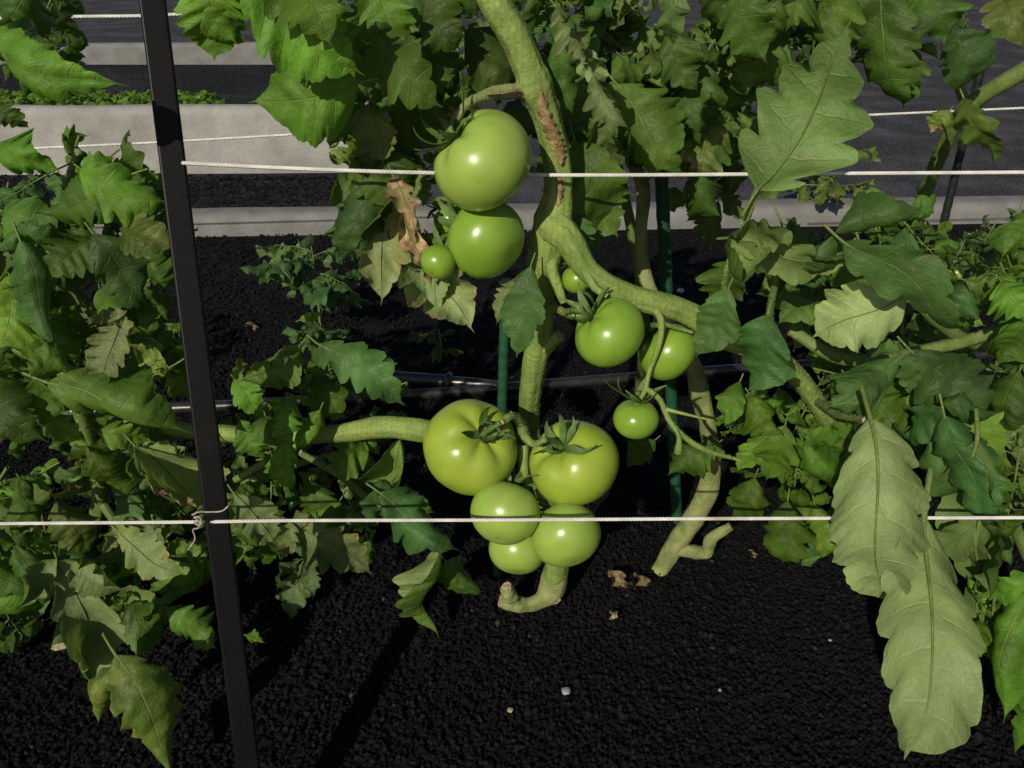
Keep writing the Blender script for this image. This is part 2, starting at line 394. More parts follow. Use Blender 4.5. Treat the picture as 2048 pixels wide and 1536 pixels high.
# ---------------------------------------------------------------- ground
def sheet(name,pts,z,mat,**p):
    me=bpy.data.meshes.new(name); me.from_pydata([(a,b,z) for a,b in pts],[],[tuple(range(len(pts)))]); me.materials.append(mat)
    return obj(name,me,None,None,kind='structure',**p)
sheet('ground',[(-60,-6),(60,-6),(60,120),(-60,120)],0,M_GR)
e=gnd(760,347)
sheet('path',[(e.x+.1,2.80),(9,2.95),(40,60),(-30,60),(-12,6.3),(e.x+.1,6.0)],.004,M_PATH)
sheet('gravel_strip',[(-4,2.68),(e.x+.09,2.76),(e.x+.09,3.45),(-4,3.45)],.004,M_GF)
def stones():
    ico=np.array([(0,1,1.618),(0,-1,1.618),(0,1,-1.618),(0,-1,-1.618),(1,1.618,0),(-1,1.618,0),(1,-1.618,0),(-1,-1.618,0),(1.618,0,1),(1.618,0,-1),(-1.618,0,1),(-1.618,0,-1)])/1.9
    F=[]
    for i in range(12):
        for j in range(i+1,12):
            for k in range(j+1,12):
                d=[np.linalg.norm(ico[a]-ico[b]) for a,b in ((i,j),(j,k),(i,k))]
                if max(d)<1.1:
                    nn=np.cross(ico[j]-ico[i],ico[k]-ico[i])
                    F.append((i,j,k) if nn.dot(ico[i])>0 else (i,k,j))
    F=np.array(F)
    N1,N2,N3=48000,20000,5000
    y1=.5+1.15*RNG.random(N1)**.85; x1=RNG.uniform(-1,1,N1)*(.25+.66*y1)
    y2=1.5+1.15*RNG.random(N2); x2=RNG.uniform(-1,1,N2)*(.2+.70*y2)
    y3=2.80+.53*RNG.random(N3); x3=RNG.uniform(-2.4,-.5,N3)
    xs=np.concatenate([x1,x2,x3]); ys=np.concatenate([y1,y2,y3]); N=len(xs)
    sz=RNG.uniform(.0016,.0042,N); sz[N1:]*=1.4; sz[N1+N2:]*=1.5; sz*=np.where(RNG.random(N)<.04,1.5,1)
    V=ico[None]*RNG.uniform(.62,1.25,(N,12,1))*RNG.uniform(.6,1.2,(N,1,3))*sz[:,None,None]
    a=RNG.uniform(0,6.28,N); b=RNG.uniform(-.9,.9,N)
    ca,sa,cb,sb=np.cos(a),np.sin(a),np.cos(b),np.sin(b)
    X,Y,Z=V[...,0],V[...,1],V[...,2]
    Y,Z=Y*cb[:,None]-Z*sb[:,None],Y*sb[:,None]+Z*cb[:,None]
    X,Y=X*ca[:,None]-Y*sa[:,None],X*sa[:,None]+Y*ca[:,None]
    z0=RNG.uniform(0,.005,N)
    V=np.stack([X+xs[:,None],Y+ys[:,None],Z+z0[:,None]],-1).reshape(-1,3)
    T=(F[None]+(np.arange(N)*12)[:,None,None]).reshape(-1,3)
    me=bpy.data.meshes.new('gravel'); me.vertices.add(len(V)); me.vertices.foreach_set('co',V.ravel())
    me.loops.add(T.size); me.loops.foreach_set('vertex_index',T.ravel().astype(np.int32))
    me.polygons.add(len(T)); me.polygons.foreach_set('loop_start',np.arange(0,T.size,3,dtype=np.int32))
    me.polygons.foreach_set('use_smooth',np.zeros(len(T),dtype=bool))
    me.materials.append(M_STONE); me.update(calc_edges=True)
    return obj('gravel',me,None,None,kind='stuff',label='loose black lava gravel covering the soil',category='gravel')
stones()
# concrete kerbs
def kerb(mb,p0,p1,h,w,segs=12):
    d=(p1-p0); L=d.length; d.normalize(); nrm=Vector((-d.y,d.x,0))
    r=min(w*.42,.035); prof=[(0,-.02),(0,h-r)]
    for k in range(1,5): a=k/5*math.pi/2; prof.append((r-r*math.cos(a),h-r+r*math.sin(a)))
    prof+=[(r,h),(w-r,h)]
    for k in range(1,5): a=k/5*math.pi/2; prof.append((w-r+r*math.sin(a),h-r+r*math.cos(a)))
    prof+=[(w,h-r),(w,-.02)]
    V=[];n=len(prof)
    for i in range(segs+1):
        j=random.uniform(-.002,.002)
        for a,b in prof: q=p0+d*(L*i/segs)+nrm*(a+j); V.append((q.x,q.y,b+j))
    F=[(i*n+k,i*n+k+1,(i+1)*n+k+1,(i+1)*n+k) for i in range(segs) for k in range(n-1)]
    mb.add(V,F); mb.add(V[:n],[tuple(range(n))]); mb.add(V[-n:],[tuple(range(n))[::-1]])
def kerb_obj(segs,label,mat=M_CON):
    mb=MB()
    for a in segs: kerb(mb,*a)
    return obj('concrete_kerb',mb.mesh('concrete_kerb',[mat]),None,None,label=label,category='kerb')
a=gnd(-500,356); b=gnd(745,347)
kerb_obj([(a,b,.26,.09),(b+Vector((0,.092,0)),b+Vector((.02,1.9,0)),.26,.09)],'tall rounded concrete kerb edging a raised planting bed',M_CON2)
kerb_obj([(gnd(-900,496),gnd(2900,432),.066,.12,30)],'low rounded concrete kerb crossing the black gravel')
kerb_obj([(gnd(-600,158),gnd(560,150),.20,.10)],'distant pale concrete kerb beside the path')
# ---------------------------------------------------------------- post, cords
def square(mb,p0,p1,w,d,rot,bev=.002):
    ax=(p1-p0).normalized(); x=Vector((math.cos(rot),math.sin(rot),0)); x=(x-ax*x.dot(ax)).normalized(); y=ax.cross(x)
    ring=[]
    for sx,sy,a0 in ((1,1,0),(-1,1,90),(-1,-1,180),(1,-1,270)):
        for k in range(4):
            a=math.radians(a0+k*30); ring.append((sx*(w/2-bev)+bev*math.cos(a),sy*(d/2-bev)+bev*math.sin(a)))
    n=len(ring); V=[(p+x*a+y*b)[:] for p in (p0,p1) for a,b in ring]
    mb.add(V,[(k,(k+1)%n,n+(k+1)%n,n+k) for k in range(n)]+[tuple(range(n,2*n))])
pt=at(347,335,.765); pb=at(434,1035,.655); ax=(pb-pt)
base=pt+ax*((0-pt.z)/ax.z); topp=pt-ax*.75
mb=MB(); square(mb,base-Vector((0,0,.0))+ax.normalized()*.05,topp,.0220,.0205,math.radians(20))
me=mb.mesh('metal_post',[M_POST],False)
post=obj('metal_post',me,None,None,label='black powder-coated square metal post leaning over the gravel',category='post')
def cord(pts,r=.0018,name='cord',label='',mats=None,pitch=.0085):
    P,_=cr(pts,40); P=[Vector(p) for p in P]
    S=[0]; 
    for i in range(1,len(P)): S.append(S[-1]+(P[i]-P[i-1]).length)
    n=int(S[-1]/(pitch/8)); s=np.linspace(0,S[-1],n)
    X=np.stack([np.interp(s,S,[p[k] for p in P]) for k in range(3)],-1)
    tg=np.gradient(X,axis=0); tg/=np.linalg.norm(tg,axis=1)[:,None]
    a=np.cross(tg,(0,0.1,1.)); a/=np.linalg.norm(a,axis=1)[:,None]; b=np.cross(tg,a)
    mb=MB(); seg=5
    for st in range(6):
        sg=1 if st%2 else -1; ph=sg*2*np.pi*s/pitch+(st//2)*2*math.pi/3
        Cn=X+r*.58*(a*np.cos(ph)[:,None]+b*np.sin(ph)[:,None])
        V=[]
        for k in range(seg):
            q=2*np.pi*k/seg; V.append(Cn+r*.46*(a*math.cos(q)+b*math.sin(q)))
        V=np.stack(V,1).reshape(-1,3)
        mb.add(V,[(i*seg+k,i*seg+(k+1)%seg,(i+1)*seg+(k+1)%seg,(i+1)*seg+k) for i in range(n-1) for k in range(seg)])
    return obj(name,mb.mesh(name,[mats or M_ROPE]),None,None,label=label,category='cord')
TD=.765; BD=.652
cord([at(364,326,TD-.011),at(520,334,.745),at(720,342,.730),at(870,346,.745),at(1060,350,.765),at(1300,350,.765),at(1700,347,TD+.005),at(2500,342,TD+.01)],label='white braided cord tied to the black post, supporting the tomato stems')
cord([at(-500,1052,BD+.03),at(20,1047,BD+.02),at(380,1044,BD-.006),at(600,1041,BD),at(1000,1040,BD+.0),at(1500,1037,BD-.01),at(2500,1034,BD-.02)],label='white braided cord stretched low across the tomato bunch')
cord([at(-400,322,2.0),at(0,300,2.0),at(330,284,2.0),at(700,262,2.0),at(760,258,2.0)],r=.0028,label='thin white cord running past the concrete kerb',pitch=.03)
cord([at(-300,44,2.2),at(120,34,2.2),at(330,30,2.2),at(620,10,2.2)],r=.004,label='white cord strung above the far bed',pitch=.03)
cord([at(1600,236,1.9),at(1760,229,1.9),at(2048,216,1.9),at(2400,200,1.9)],r=.0026,label='white cord strung over the grey path',pitch=.03)
mb=MB()
def rel(px,py,o=0): return at(px,py,BD-.008+o)
loops=[rel(384,1030),rel(398,1024),rel(420,1024,-.004),rel(444,1022,-.004),rel(458,1010,-.002),rel(462,1002,.02),rel(430,1008,.035),rel(398,1020,.02),rel(390,1034),rel(402,1046,-.003),rel(396,1056,-.002),rel(386,1060),rel(390,1078),rel(376,1100)]
tube(mb,loops,.0008,6,8,0,.1)
tube(mb,[rel(388,1036,-.002),rel(398,1034,-.005),rel(404,1044,-.004),rel(396,1050,-.003),rel(388,1044,-.003)],.0009,6,8,0,.1)
obj('twine_knot',mb.mesh('twine_knot',[M_TWINE]),None,None,label='frayed grey twine knotted around the black metal post',category='twine')
# stakes and pipe
def stake(pb,pt,r,mat,label):
    mb=MB(); n=60; pts=[pb.lerp(pt,i/n) for i in range(n+1)]
    tube(mb,pts,[r*(1.08 if i%2 else .98) for i in range(n+1)],12,2,0)
    return obj('plant_stake',mb.mesh('plant_stake',[mat]),None,None,label=label,category='stake')
g1=gnd(1362,1040); stake(g1-Vector((0,0,.05)),at(1312,120,g1.y-.06),.0085,M_STAKE,'green coated plant stake standing in the gravel')
g2=gnd(992,1150); stake(g2-Vector((0,0,.05)),at(1012,560,g2.y-.02),.0065,M_STAKE,'slim green stake behind the main tomato stem')
g3=gnd(1840,640); stake(g3-Vector((0,0,.05)),at(2010,-60,g3.y-.05),.009,M_DSTAKE,'dark slender stake supporting a tomato plant')
pp=empty('irrigation_pipe',gnd(1000,780),label='black irrigation pipe with push-fit joint lying on the gravel',category='pipe')
mb=MB(); z=.014
tube(mb,[gnd(-400,838,z),gnd(300,818,z),gnd(700,797,z),gnd(950,780,z),gnd(1240,757,z),gnd(1480,738,z),gnd(1800,718,z),gnd(2500,680,z)],.0115,12,10,0,.0)
obj('pipe',mb.mesh('pipe',[M_PIPE]),pp)
mb=MB(); a=gnd(775,756,.020); b=gnd(905,764,.020); d=(b-a)
tube(mb,[a+d*q for q in (0,.04,.08,.12,.3,.5,.7,.88,.92,.96,1)],[.016,.021,.021,.016,.0155,.0155,.0155,.016,.021,.021,.016],16,3,0)
tube(mb,[a+d*.9,b+d*.3,gnd(1010,774,.017)],[.012,.012,.0115],12,5,0)
obj('pipe_joint',mb.mesh('pipe_joint',[M_PIPE]),pp)
mb=MB(); tube(mb,[gnd(-300,182,.015),gnd(250,165,.015),gnd(395,152,.015),gnd(470,148,.015)],[.012,.012,.02,.012],8,6,0)
obj('irrigation_hose',mb.mesh('irrigation_hose',[M_PIPE]),None,None,label='thin black irrigation hose in the far bed',category='hose')
# ---------------------------------------------------------------- plants
GRP='row of tomato plants tied to cords'
PM=empty('tomato_plant',gnd(1090,1190),label='large tomato plant with thick hairy stems and green fruit bunches',category='tomato plant',group=GRP)
PL=empty('tomato_plant.001',gnd(120,1300),label='leafy tomato plant with drying leaves beside the black post',category='tomato plant',group=GRP)
PR=empty('tomato_plant.002',gnd(1320,1140),label='tomato plant with large pale drooping leaves beside a green stake',category='tomato plant',group=GRP)
PB=empty('tomato_plant.003',gnd(1800,700),label='shaded tomato plant with yellowing leaves on a dark stake',category='tomato plant',group=GRP)
PT=empty('tomato_plant.004',gnd(1280,800),label='dense dark tomato foliage behind the fruiting stem',category='tomato plant',group=GRP)
PK=empty('tomato_plant.005',gnd(260,1120),label='bushy tomato plant with small fresh leaves behind the post',category='tomato plant',group=GRP)
def stem(plant,name,pts,wid,mats=(M_STEM,M_HAIR,M_CUT),hair=0,noise=.05,seg=20,ridge=.05,n=10):
    P3=[at(*p) if len(p)==3 else gnd(p[0],p[1]) for p in pts]
    if not hasattr(wid,'__len__'): wid=[wid]*len(P3)
    R=[w*.5*pxm(p) for w,p in zip(wid,P3)]
    mb=MB(); P,RR=tube(mb,P3,R,seg,n,0,noise,True,ridge,2)
    if hair: hairs(mb,P,RR,hair,.0013,1)
    return obj(name,mb.mesh(name,list(mats)),plant)
SW=(M_STEMW,M_HAIR,M_CUT)
stem(PM,'stem',[(955,-80,.79),(985,0,.79),(1030,75,.79),(1058,140,.79),(1070,172,.79),(1094,235,.795),(1114,320,.80),(1117,390,.80),(1108,440,.80),(1095,490,.80),(1082,560,.81),(1084,640,.82),(1068,740,.84),(1058,830,.86),(1070,920,.875),(1100,1010,.89),(1116,1100,.91),(1108,1175,.925)],
     [68,64,60,62,70,56,54,58,76,74,54,46,46,42,44,44,44,48],hair=7000,noise=.05,ridge=.07,seg=32)
stem(PM,'branch',[(1090,444,.80),(1112,456,.788),(1140,482,.772),(1180,545,.76),(1255,590,.755),(1365,622,.76),(1450,672,.77),(1560,722,.78),(1630,800,.80),(1690,905,.84),(1720,1000,.88)],[60,66,58,46,46,46,50,40,36,30,26],hair=5000,noise=.05,ridge=.07,seg=30)
stem(PM,'branch',[(1072,920,.85),(960,884,.84),(850,862,.82),(760,854,.825),(680,866,.835),(560,874,.85),(450,866,.86),(330,850,.86),(130,740,.85),(-60,640,.85)],[30,38,48,42,36,32,34,30,32,34],hair=3500,ridge=.07,seg=26,noise=.06)
stem(PM,'branch',[(1066,176,.79),(1030,182,.78),(985,188,.765),(935,208,.745),(912,240,.735)],[46,30,26,20,12],SW,300,noise=.1)
stem(PM,'pruned_stub',[(1114,1120,.925),(1104,1178,.918),(1070,1206,.915),(1030,1208,.91),(1004,1198,.908)],[44,48,34,30,36],SW,100,noise=.16)
stem(PM,'pruned_stub',[(1028,1208,.91),(1018,1190,.905),(1013,1174,.90)],[34,32,24],SW,noise=.2)
stem(PM,'pruned_stub',[(1100,1170,.93),(1104,1188,.915),(1106,1200,.905)],[40,36,26],SW,noise=.18)
stem(PM,'pruned_stub',[(1080,700,.835),(1100,685,.825),(1120,672,.82)],[44,34,24])
stem(PM,'pruned_stub',[(1100,480,.80),(1105,540,.79),(1118,580,.785),(1128,606,.78)],[40,26,20,14],hair=200)
stem(PM,'truss',[(1170,540,.755),(1190,575,.745),(1215,592,.74)],[22,18,12])
stem(PM,'truss',[(1100,610,.81),(1130,625,.76),(1165,635,.74)],[14,14,14],hair=200)
stem(PM,'truss',[(1300,608,.76),(1322,640,.74),(1318,690,.735),(1300,740,.735),(1290,780,.735),(1274,808,.735)],[14,14,12,10,10,8],hair=500)
stem(PM,'truss',[(1290,775,.735),(1320,800,.735),(1345,850,.735),(1400,895,.735),(1478,920,.74)],[10,11,11,12,6],hair=600)
stem(PM,'truss',[(1322,645,.74),(1350,655,.745),(1385,665,.75)],[10,8,7])
stem(PM,'truss',[(1330,818,.735),(1370,828,.73),(1420,840,.73)],[8,6,4],hair=60)
stem(PM,'truss',[(1345,850,.735),(1358,875,.73),(1356,905,.73)],[8,10,16])
stem(PM,'truss',[(1050,890,.81),(1042,850,.765),(1025,830,.735),(1003,845,.715)],[34,22,14,10],hair=200)
stem(PM,'truss',[(1042,850,.77),(1052,875,.745),(1070,888,.73),(1088,880,.715)],[24,18,13,9],hair=200)
stem(PM,'truss',[(1046,890,.76),(1048,940,.75),(1060,1000,.74)],[24,20,16],hair=200)
def scar(pts,wid,name='bark_scar'):
    mb=MB(); P,_=cr([at(*p) for p in pts],8); n=len(P); V=[]
    for i,p in enumerate(P):
        w=wid*pxm(p)*.5*math.sin(math.pi*(i+.3)/(n-.4))**.5*(1+.25*math.sin(i*1.9))
        for k,(u,h) in enumerate(((-1,0),(-.7,.0010),(-.2,.0003),(.3,.0005),(.75,.0012),(1,0))):
            d=(CAM-p).normalized(); V.append((p+RT*(u*w)+d*(h-.0034*abs(u)**2))[:])
    mb.add(V,[(i*6+k,i*6+k+1,(i+1)*6+k+1,(i+1)*6+k) for i in range(n-1) for k in range(5)])
    obj(name,mb.mesh(name,[M_SCAR]),PM)
scar([(1080,178,.7735),(1090,230,.7765),(1106,270,.780),(1118,300,.783),(1122,330,.784)],30)
scar([(1118,345,.785),(1120,380,.785),(1116,415,.785)],16)
scar([(1040,178,.769),(1010,186,.760),(975,190,.751)],16)
SD=(M_STEM2,M_HAIR,M_CUT)
stem(PL,'stem',[(120,1300),(150,1150,1.0),(200,1000,.95),(170,850,.92),(120,720,.90),(90,560,.90),(120,420,.92),(160,300,.95)],[34,32,30,30,34,28,24,18],SD,400)
stem(PK,'stem',[(260,1120),(300,950,1.05),(280,760,1.0),(240,560,.98),(200,380,.98)],[24,22,20,18,12],SD,200)
stem(PK,'branch',[(270,1080,1.1),(420,1000,1.0),(560,940,.95),(700,900,.93)],[18,16,14,10],SD,200)
stem(PL,'branch',[(600,905,.84),(680,950,.85),(740,1000,.87),(800,1020,.88)],[14,16,14,10],SD,200)
stem(PL,'branch',[(470,960,.84),(540,920,.84),(610,880,.84)],[14,18,16],SD,200)
stem(PL,'branch',[(200,1000,.95),(260,1080,.92),(330,1120,.9),(380,1130,.88)],[20,16,12,8],SD,100)
stem(PL,'branch',[(110,760,.9),(60,800,.86),(-20,830,.84)],[20,16,12],SD,100)
stem(PR,'stem',[(1318,1142),(1350,1090,1.0),(1385,1040,1.0),(1418,970,.99),(1420,880,.98),(1400,790,.97),(1380,720,.97),(1330,640,.98),(1292,560,1.0),(1282,470,1.02),(1285,370,1.04),(1240,290,1.05)],[34,38,46,38,34,40,34,30,30,24,30,18],SW,1200,noise=.11)
stem(PR,'pruned_stub',[(1340,1095,1.0),(1380,1102,.99),(1412,1104,.985),(1425,1075,.98),(1462,1052,.98)],[26,24,28,24,20],SW,100,noise=.14)
stem(PR,'branch',[(1460,640,.79),(1450,560,.72),(1490,450,.68),(1518,370,.66)],[16,14,13,12],hair=300)
stem(PR,'branch',[(1560,730,.8),(1540,640,.76),(1550,560,.74),(1545,480,.72)],[18,15,13,10],SD,200)
stem(PR,'branch',[(1700,700,.86),(1810,600,.84),(1870,640,.85),(1960,690,.88),(2080,680,.9)],[14,18,22,24,26],SD,200)
stem(PR,'branch',[(1580,660,.85),(1700,720,.83),(1900,690,.86),(2060,640,.88)],[22,26,26,24],SD,300)
stem(PR,'branch',[(1900,860,.86),(1970,930,.85),(2010,1010,.85),(2060,1120,.86)],[18,20,22,24],SD,200)
stem(PR,'branch',[(1630,800,.80),(1680,830,.72),(1730,840,.66)],[18,16,12],SD,100)
stem(PB,'stem',[(1800,700),(1790,560,1.35),(1830,440,1.3),(1880,310,1.25),(1935,215,1.2),(2060,135,1.15)],[22,26,28,30,32,36],SD,200)
stem(PB,'branch',[(1935,215,1.2),(1900,120,1.2),(1890,20,1.2),(1880,-60,1.2)],[20,18,16,12],SD)
stem(PT,'stem',[(1280,800),(1285,600,1.2),(1230,300,1.15),(1190,100,1.1),(1180,-60,1.05)],[22,22,20,18,14],SD)
# ---------------------------------------------------------------- tomatoes
def tomato(cx,cy,rx,ry,D,axis,mat,label,ribs=5,rib=.03,dim=.16,sep=.034,ped=None,nsep=6,seed=0,lift0=(-.2,.9),sw=.0044):
    random.seed(seed); c=at(cx,cy,D); s=pxm(c); R=(rx+ry)/2*s
    a=(RT*axis[0]+UP*axis[1]-FW*axis[2]).normalized()
    x=a.orthogonal().normalized(); y=a.cross(x)
    q=.88 if R>.02 else .95
    M=Matrix(((x.x,y.x,a.x,c.x),(x.y,y.y,a.y,c.y),(x.z,y.z,a.z,c.z),(0,0,0,1)))@Matrix.Rotation(random.random()*6.28,4,'Z')
    NT_,NP=44,80; V=[]; phs=[random.uniform(0,6.28) for _ in range(3)]
    def surf(th,ph):
        st=math.sin(th); near=math.exp(-(th/.75)**2)
        rr=R*1.03*(1-rib*(.35+2.4*near)*(abs(math.cos(ribs*ph/2+phs[0]+.3*math.sin(ph)))**3.0)*st**.3+.012*math.sin(2*ph+phs[1])+.012*math.sin(3*ph+phs[2]))
        z=math.cos(th)*R*q-dim*R*math.exp(-(th/.38)**2)+.04*R*math.exp(-((math.pi-th)/.3)**2)
        z-=rib*R*1.6*math.exp(-((th-.45)/.35)**2)*abs(math.cos(ribs*ph/2+phs[0]+.3*math.sin(ph)))**3.0
        return (rr*(st**.92)*math.cos(ph),rr*(st**.92)*math.sin(ph),z)
    for i in range(NT_+1):
        for k in range(NP): V.append(surf(max(1e-4,min(math.pi-1e-4,math.pi*i/NT_)),2*math.pi*k/NP))
    F=[(i*NP+k,(i+1)*NP+k,(i+1)*NP+(k+1)%NP,i*NP+(k+1)%NP) for i in range(NT_) for k in range(NP)]
    mb=MB(); mb.add(V,F)
    o=obj('tomato',mb.mesh('tomato',[mat]),None,M,label=label,category='tomato')
    mb=MB(); z0=R*(q-dim)
    for j in range(nsep):
        ph=2*math.pi*j/nsep+random.uniform(-.25,.25); L=sep*random.uniform(.7,1.2); n=14; lift=random.uniform(*lift0); wv=random.uniform(-.9,.9)
        Vs=[]; r=.0015; h=z0+.0015; ang=random.uniform(-.05,.5)
        for i in range(n+1):
            t=i/n; w=sw*math.sin(math.pi*min(1,(t*.85+.15)))**.8*(1-t*.55)
            dr=math.cos(ang+lift*t*1.8); dz=math.sin(ang+lift*t*1.8)
            r+=L/n*dr; h+=L/n*dz
            thn=min(1.2,math.asin(min(1,(max(r,0)/(R*1.03))**1.08)))if r<R else 1.3
            zs=math.cos(thn)*R*q-dim*R*math.exp(-(thn/.38)**2)+.0020
            hh=max(h,zs) if r<R*.95 else h
            p2=ph+wv*t*t*.7
            for e,dd in ((-1,.0014),(0,-.0004),(1,.0014)):
                tw=wv*t*1.2; 
                Vs.append((r*math.cos(p2)-e*w*math.cos(tw)*math.sin(p2),r*math.sin(p2)+e*w*math.cos(tw)*math.cos(p2),hh+dd+abs(w)*(1+e)*math.sin(abs(tw))))
        mb.add(Vs,[(i*3+k,i*3+k+1,(i+1)*3+k+1,(i+1)*3+k) for i in range(n) for k in range(2)])
    if ped:
        e=M.inverted()@at(*ped); pts=[Vector((0,0,z0-.002)),Vector((0,0,z0+.008)),Vector((0,0,z0+.008)).lerp(e,.5)+Vector((0,0,.003)),e]
    else: pts=[Vector((0,0,z0-.002)),Vector((0,0,z0+.006)),Vector((.002,.001,z0+.016)),Vector((.006,.002,z0+.024))]
    P,RR=tube(mb,pts,[.0040,.0028,.0026,.0030],10,6,0,.05)
    hairs(mb,P,RR,120,.001,0)
    obj('calyx',mb.mesh('calyx',[M_SEP]),o,M)
    return o
tomato(965,322,97,108,.735,(-.68,.56,.38),M_T1,'large pale green tomato hanging highest on the stem',5,.045,.22,.034,(925,215,.745),9,seed=3,lift0=(.0,1.1),sw=.0050)
tomato(972,478,84,76,.755,(-.66,.48,-.35),M_T2,'glossy green tomato tucked under a larger paler one',5,.02,.14,.040,(900,400,.77),7,seed=4,sw=.005)
tomato(900,440,34,30,.79,(-.5,.7,.2),M_T2,'small green tomato mostly hidden behind larger fruit',5,.02,.12,.02,(900,400,.79),seed=5)
tomato(876,524,33,35,.735,(.35,.75,-.45),M_T2,'tiny round green tomato beside withered leaves',4,.01,.1,.024,(895,470,.755),seed=6)
tomato(1155,558,31,30,.79,(-.2,.8,.2),M_T2,'small shaded green tomato under a thick branch',4,.01,.1,.015,(1150,510,.79),seed=7)
tomato(1218,665,75,68,.735,(-.68,.55,.38),M_T2,'glossy green tomato hanging from the arching branch',5,.035,.18,.036,(1130,625,.75),8,seed=8,lift0=(.1,1.4),sw=.0048)
tomato(1337,704,64,53,.765,(-.6,.6,-.05),M_T2,'green tomato partly behind a thin fruit truss',5,.02,.13,.030,(1318,650,.745),seed=9)
tomato(1272,838,45,43,.735,(0,.92,.4),M_T2,'small round green tomato hanging on a thin truss',4,.01,.1,.030,(1276,790,.735),seed=10)
tomato(942,893,97,92,.745,(.42,.42,.8),M_T3,'large ribbed yellow-green tomato with curling calyx',6,.042,.24,.040,(1003,845,.715),7,seed=11,lift0=(.1,1.4),sw=.0058)
tomato(1147,925,92,86,.745,(-.48,.60,.62),M_T3,'large ribbed yellow-green tomato in the lower bunch',5,.055,.28,.038,(1088,880,.715),7,seed=12,lift0=(.1,1.4),sw=.0058)
tomato(1010,1026,70,66,.700,(.25,.75,-.55),M_T1,'smooth pale green tomato resting behind the white cord',4,.015,.1,.03,seed=13)
tomato(1131,1069,69,71,.700,(-.25,.8,-.5),M_T1,'smooth round pale green tomato under the white cord',4,.015,.1,.03,seed=14)
tomato(1036,1098,64,48,.755,(.05,.85,-.4),M_T1,'green tomato lowest in the bunch, behind two others',4,.015,.1,.02,seed=15)
tomato(60,662,44,34,.95,(.2,.9,.2),M_T2,'dark green tomato shaded by foliage',5,.02,.12,.02,seed=16)
tomato(150,655,34,28,.95,(.0,.9,.2),M_T2,'dark green tomato shaded by foliage',5,.02,.12,.02,seed=17)
tomato(198,638,14,15,.87,(.0,.9,-.2),M_T1,'tiny pale green tomato among yellowing leaves',4,.01,.1,.008,seed=18)
tomato(1912,546,15,15,.95,(-.4,.8,.2),M_T1,'tiny green tomato on a side shoot',4,.01,.1,.008,seed=19)
random.seed(21)
# ---------------------------------------------------------------- placed leaves
for a in [
 (480,-70,740,138,185,.66,'b',5,.5,None,.2,.08,.35,True,.1,False),(400,-60,422,124,125,.68,'b',-5,.5,None,.1,.08,.4,True,.1,False),(360,-60,470,95,140,.69,'b',10,.5,None,.1,.08,.4,True,.1,False),(560,-70,655,105,150,.67,'b',0,.5,None,.1,.08,.4,True,.1,False),
 (718,165,498,215,165,.70,'b',5,.4,None,.1,.06,.16,True,.1,False),(735,90,890,212,95,.74,'g',20),(760,-30,800,110,100,.78,'b',0),(850,-20,930,95,90,.82,'g',10),
 (640,40,740,120,90,.75,'b',30),(720,10,660,130,100,.80,'l',0),(930,60,1045,165,110,.86,'g',-10),(850,90,900,190,90,.84,'g',20),(880,-60,960,40,110,.86,'g',0),
 (720,215,660,300,60,.78,'g',30),(740,205,760,330,80,.78,'Y',20),(790,190,850,300,80,.80,'g',0),(700,180,690,260,70,.8,'g'),
 (740,340,700,537,100,.765,'l',15,.6,None,None,None,.25),(770,270,800,400,110,.79,'g',10),
 (785,350,834,480,50,.756,'W',10,.5,None,.5,.28),(808,420,858,585,50,.758,'W',0,.5,None,-.5,.28),
 (790,390,758,612,105,.78,'Z',-15,.5,None,.3,.14,.4,True,-.2,False),(825,520,942,672,110,.772,'Z',10,.5,None,-.3,.16,.45,True,-.2,False),(840,470,880,640,80,.785,'P',0,.6,None,.5,.15,.4,True,-.3,False),(770,430,735,500,60,.79,'g',0),(740,300,790,420,90,.80,'y',0),
 (1062,535,1022,715,75,.76,'l',15,.8,None,.2,.12,.25,True,-.2,False),(1050,560,990,650,45,.765,'P',35,.8),
 (1115,10,1205,120,60,.76,'P',40,.9),(1160,90,1205,170,50,.76,'P',30,1.0),(1190,150,1256,262,48,.75,'P',35,.8),(1130,60,1140,230,70,.83,'g',10),
 (1150,280,1215,510,110,.86,'g',0),(1180,340,1245,470,100,.88,'g',20),(1140,420,1180,500,60,.83,'l',20),
 (1235,170,1385,345,135,.87,'g',0),(1210,220,1250,330,80,.86,'p',20),(1150,160,1180,300,90,.9,'g',10),
 (620,-60,560,60,110,.74,'b',10),(800,-60,870,60,110,.84,'l',0),(690,80,760,180,100,.82,'g',0),(830,180,880,280,80,.84,'g',10),
 ]: leaf(PM,*a)
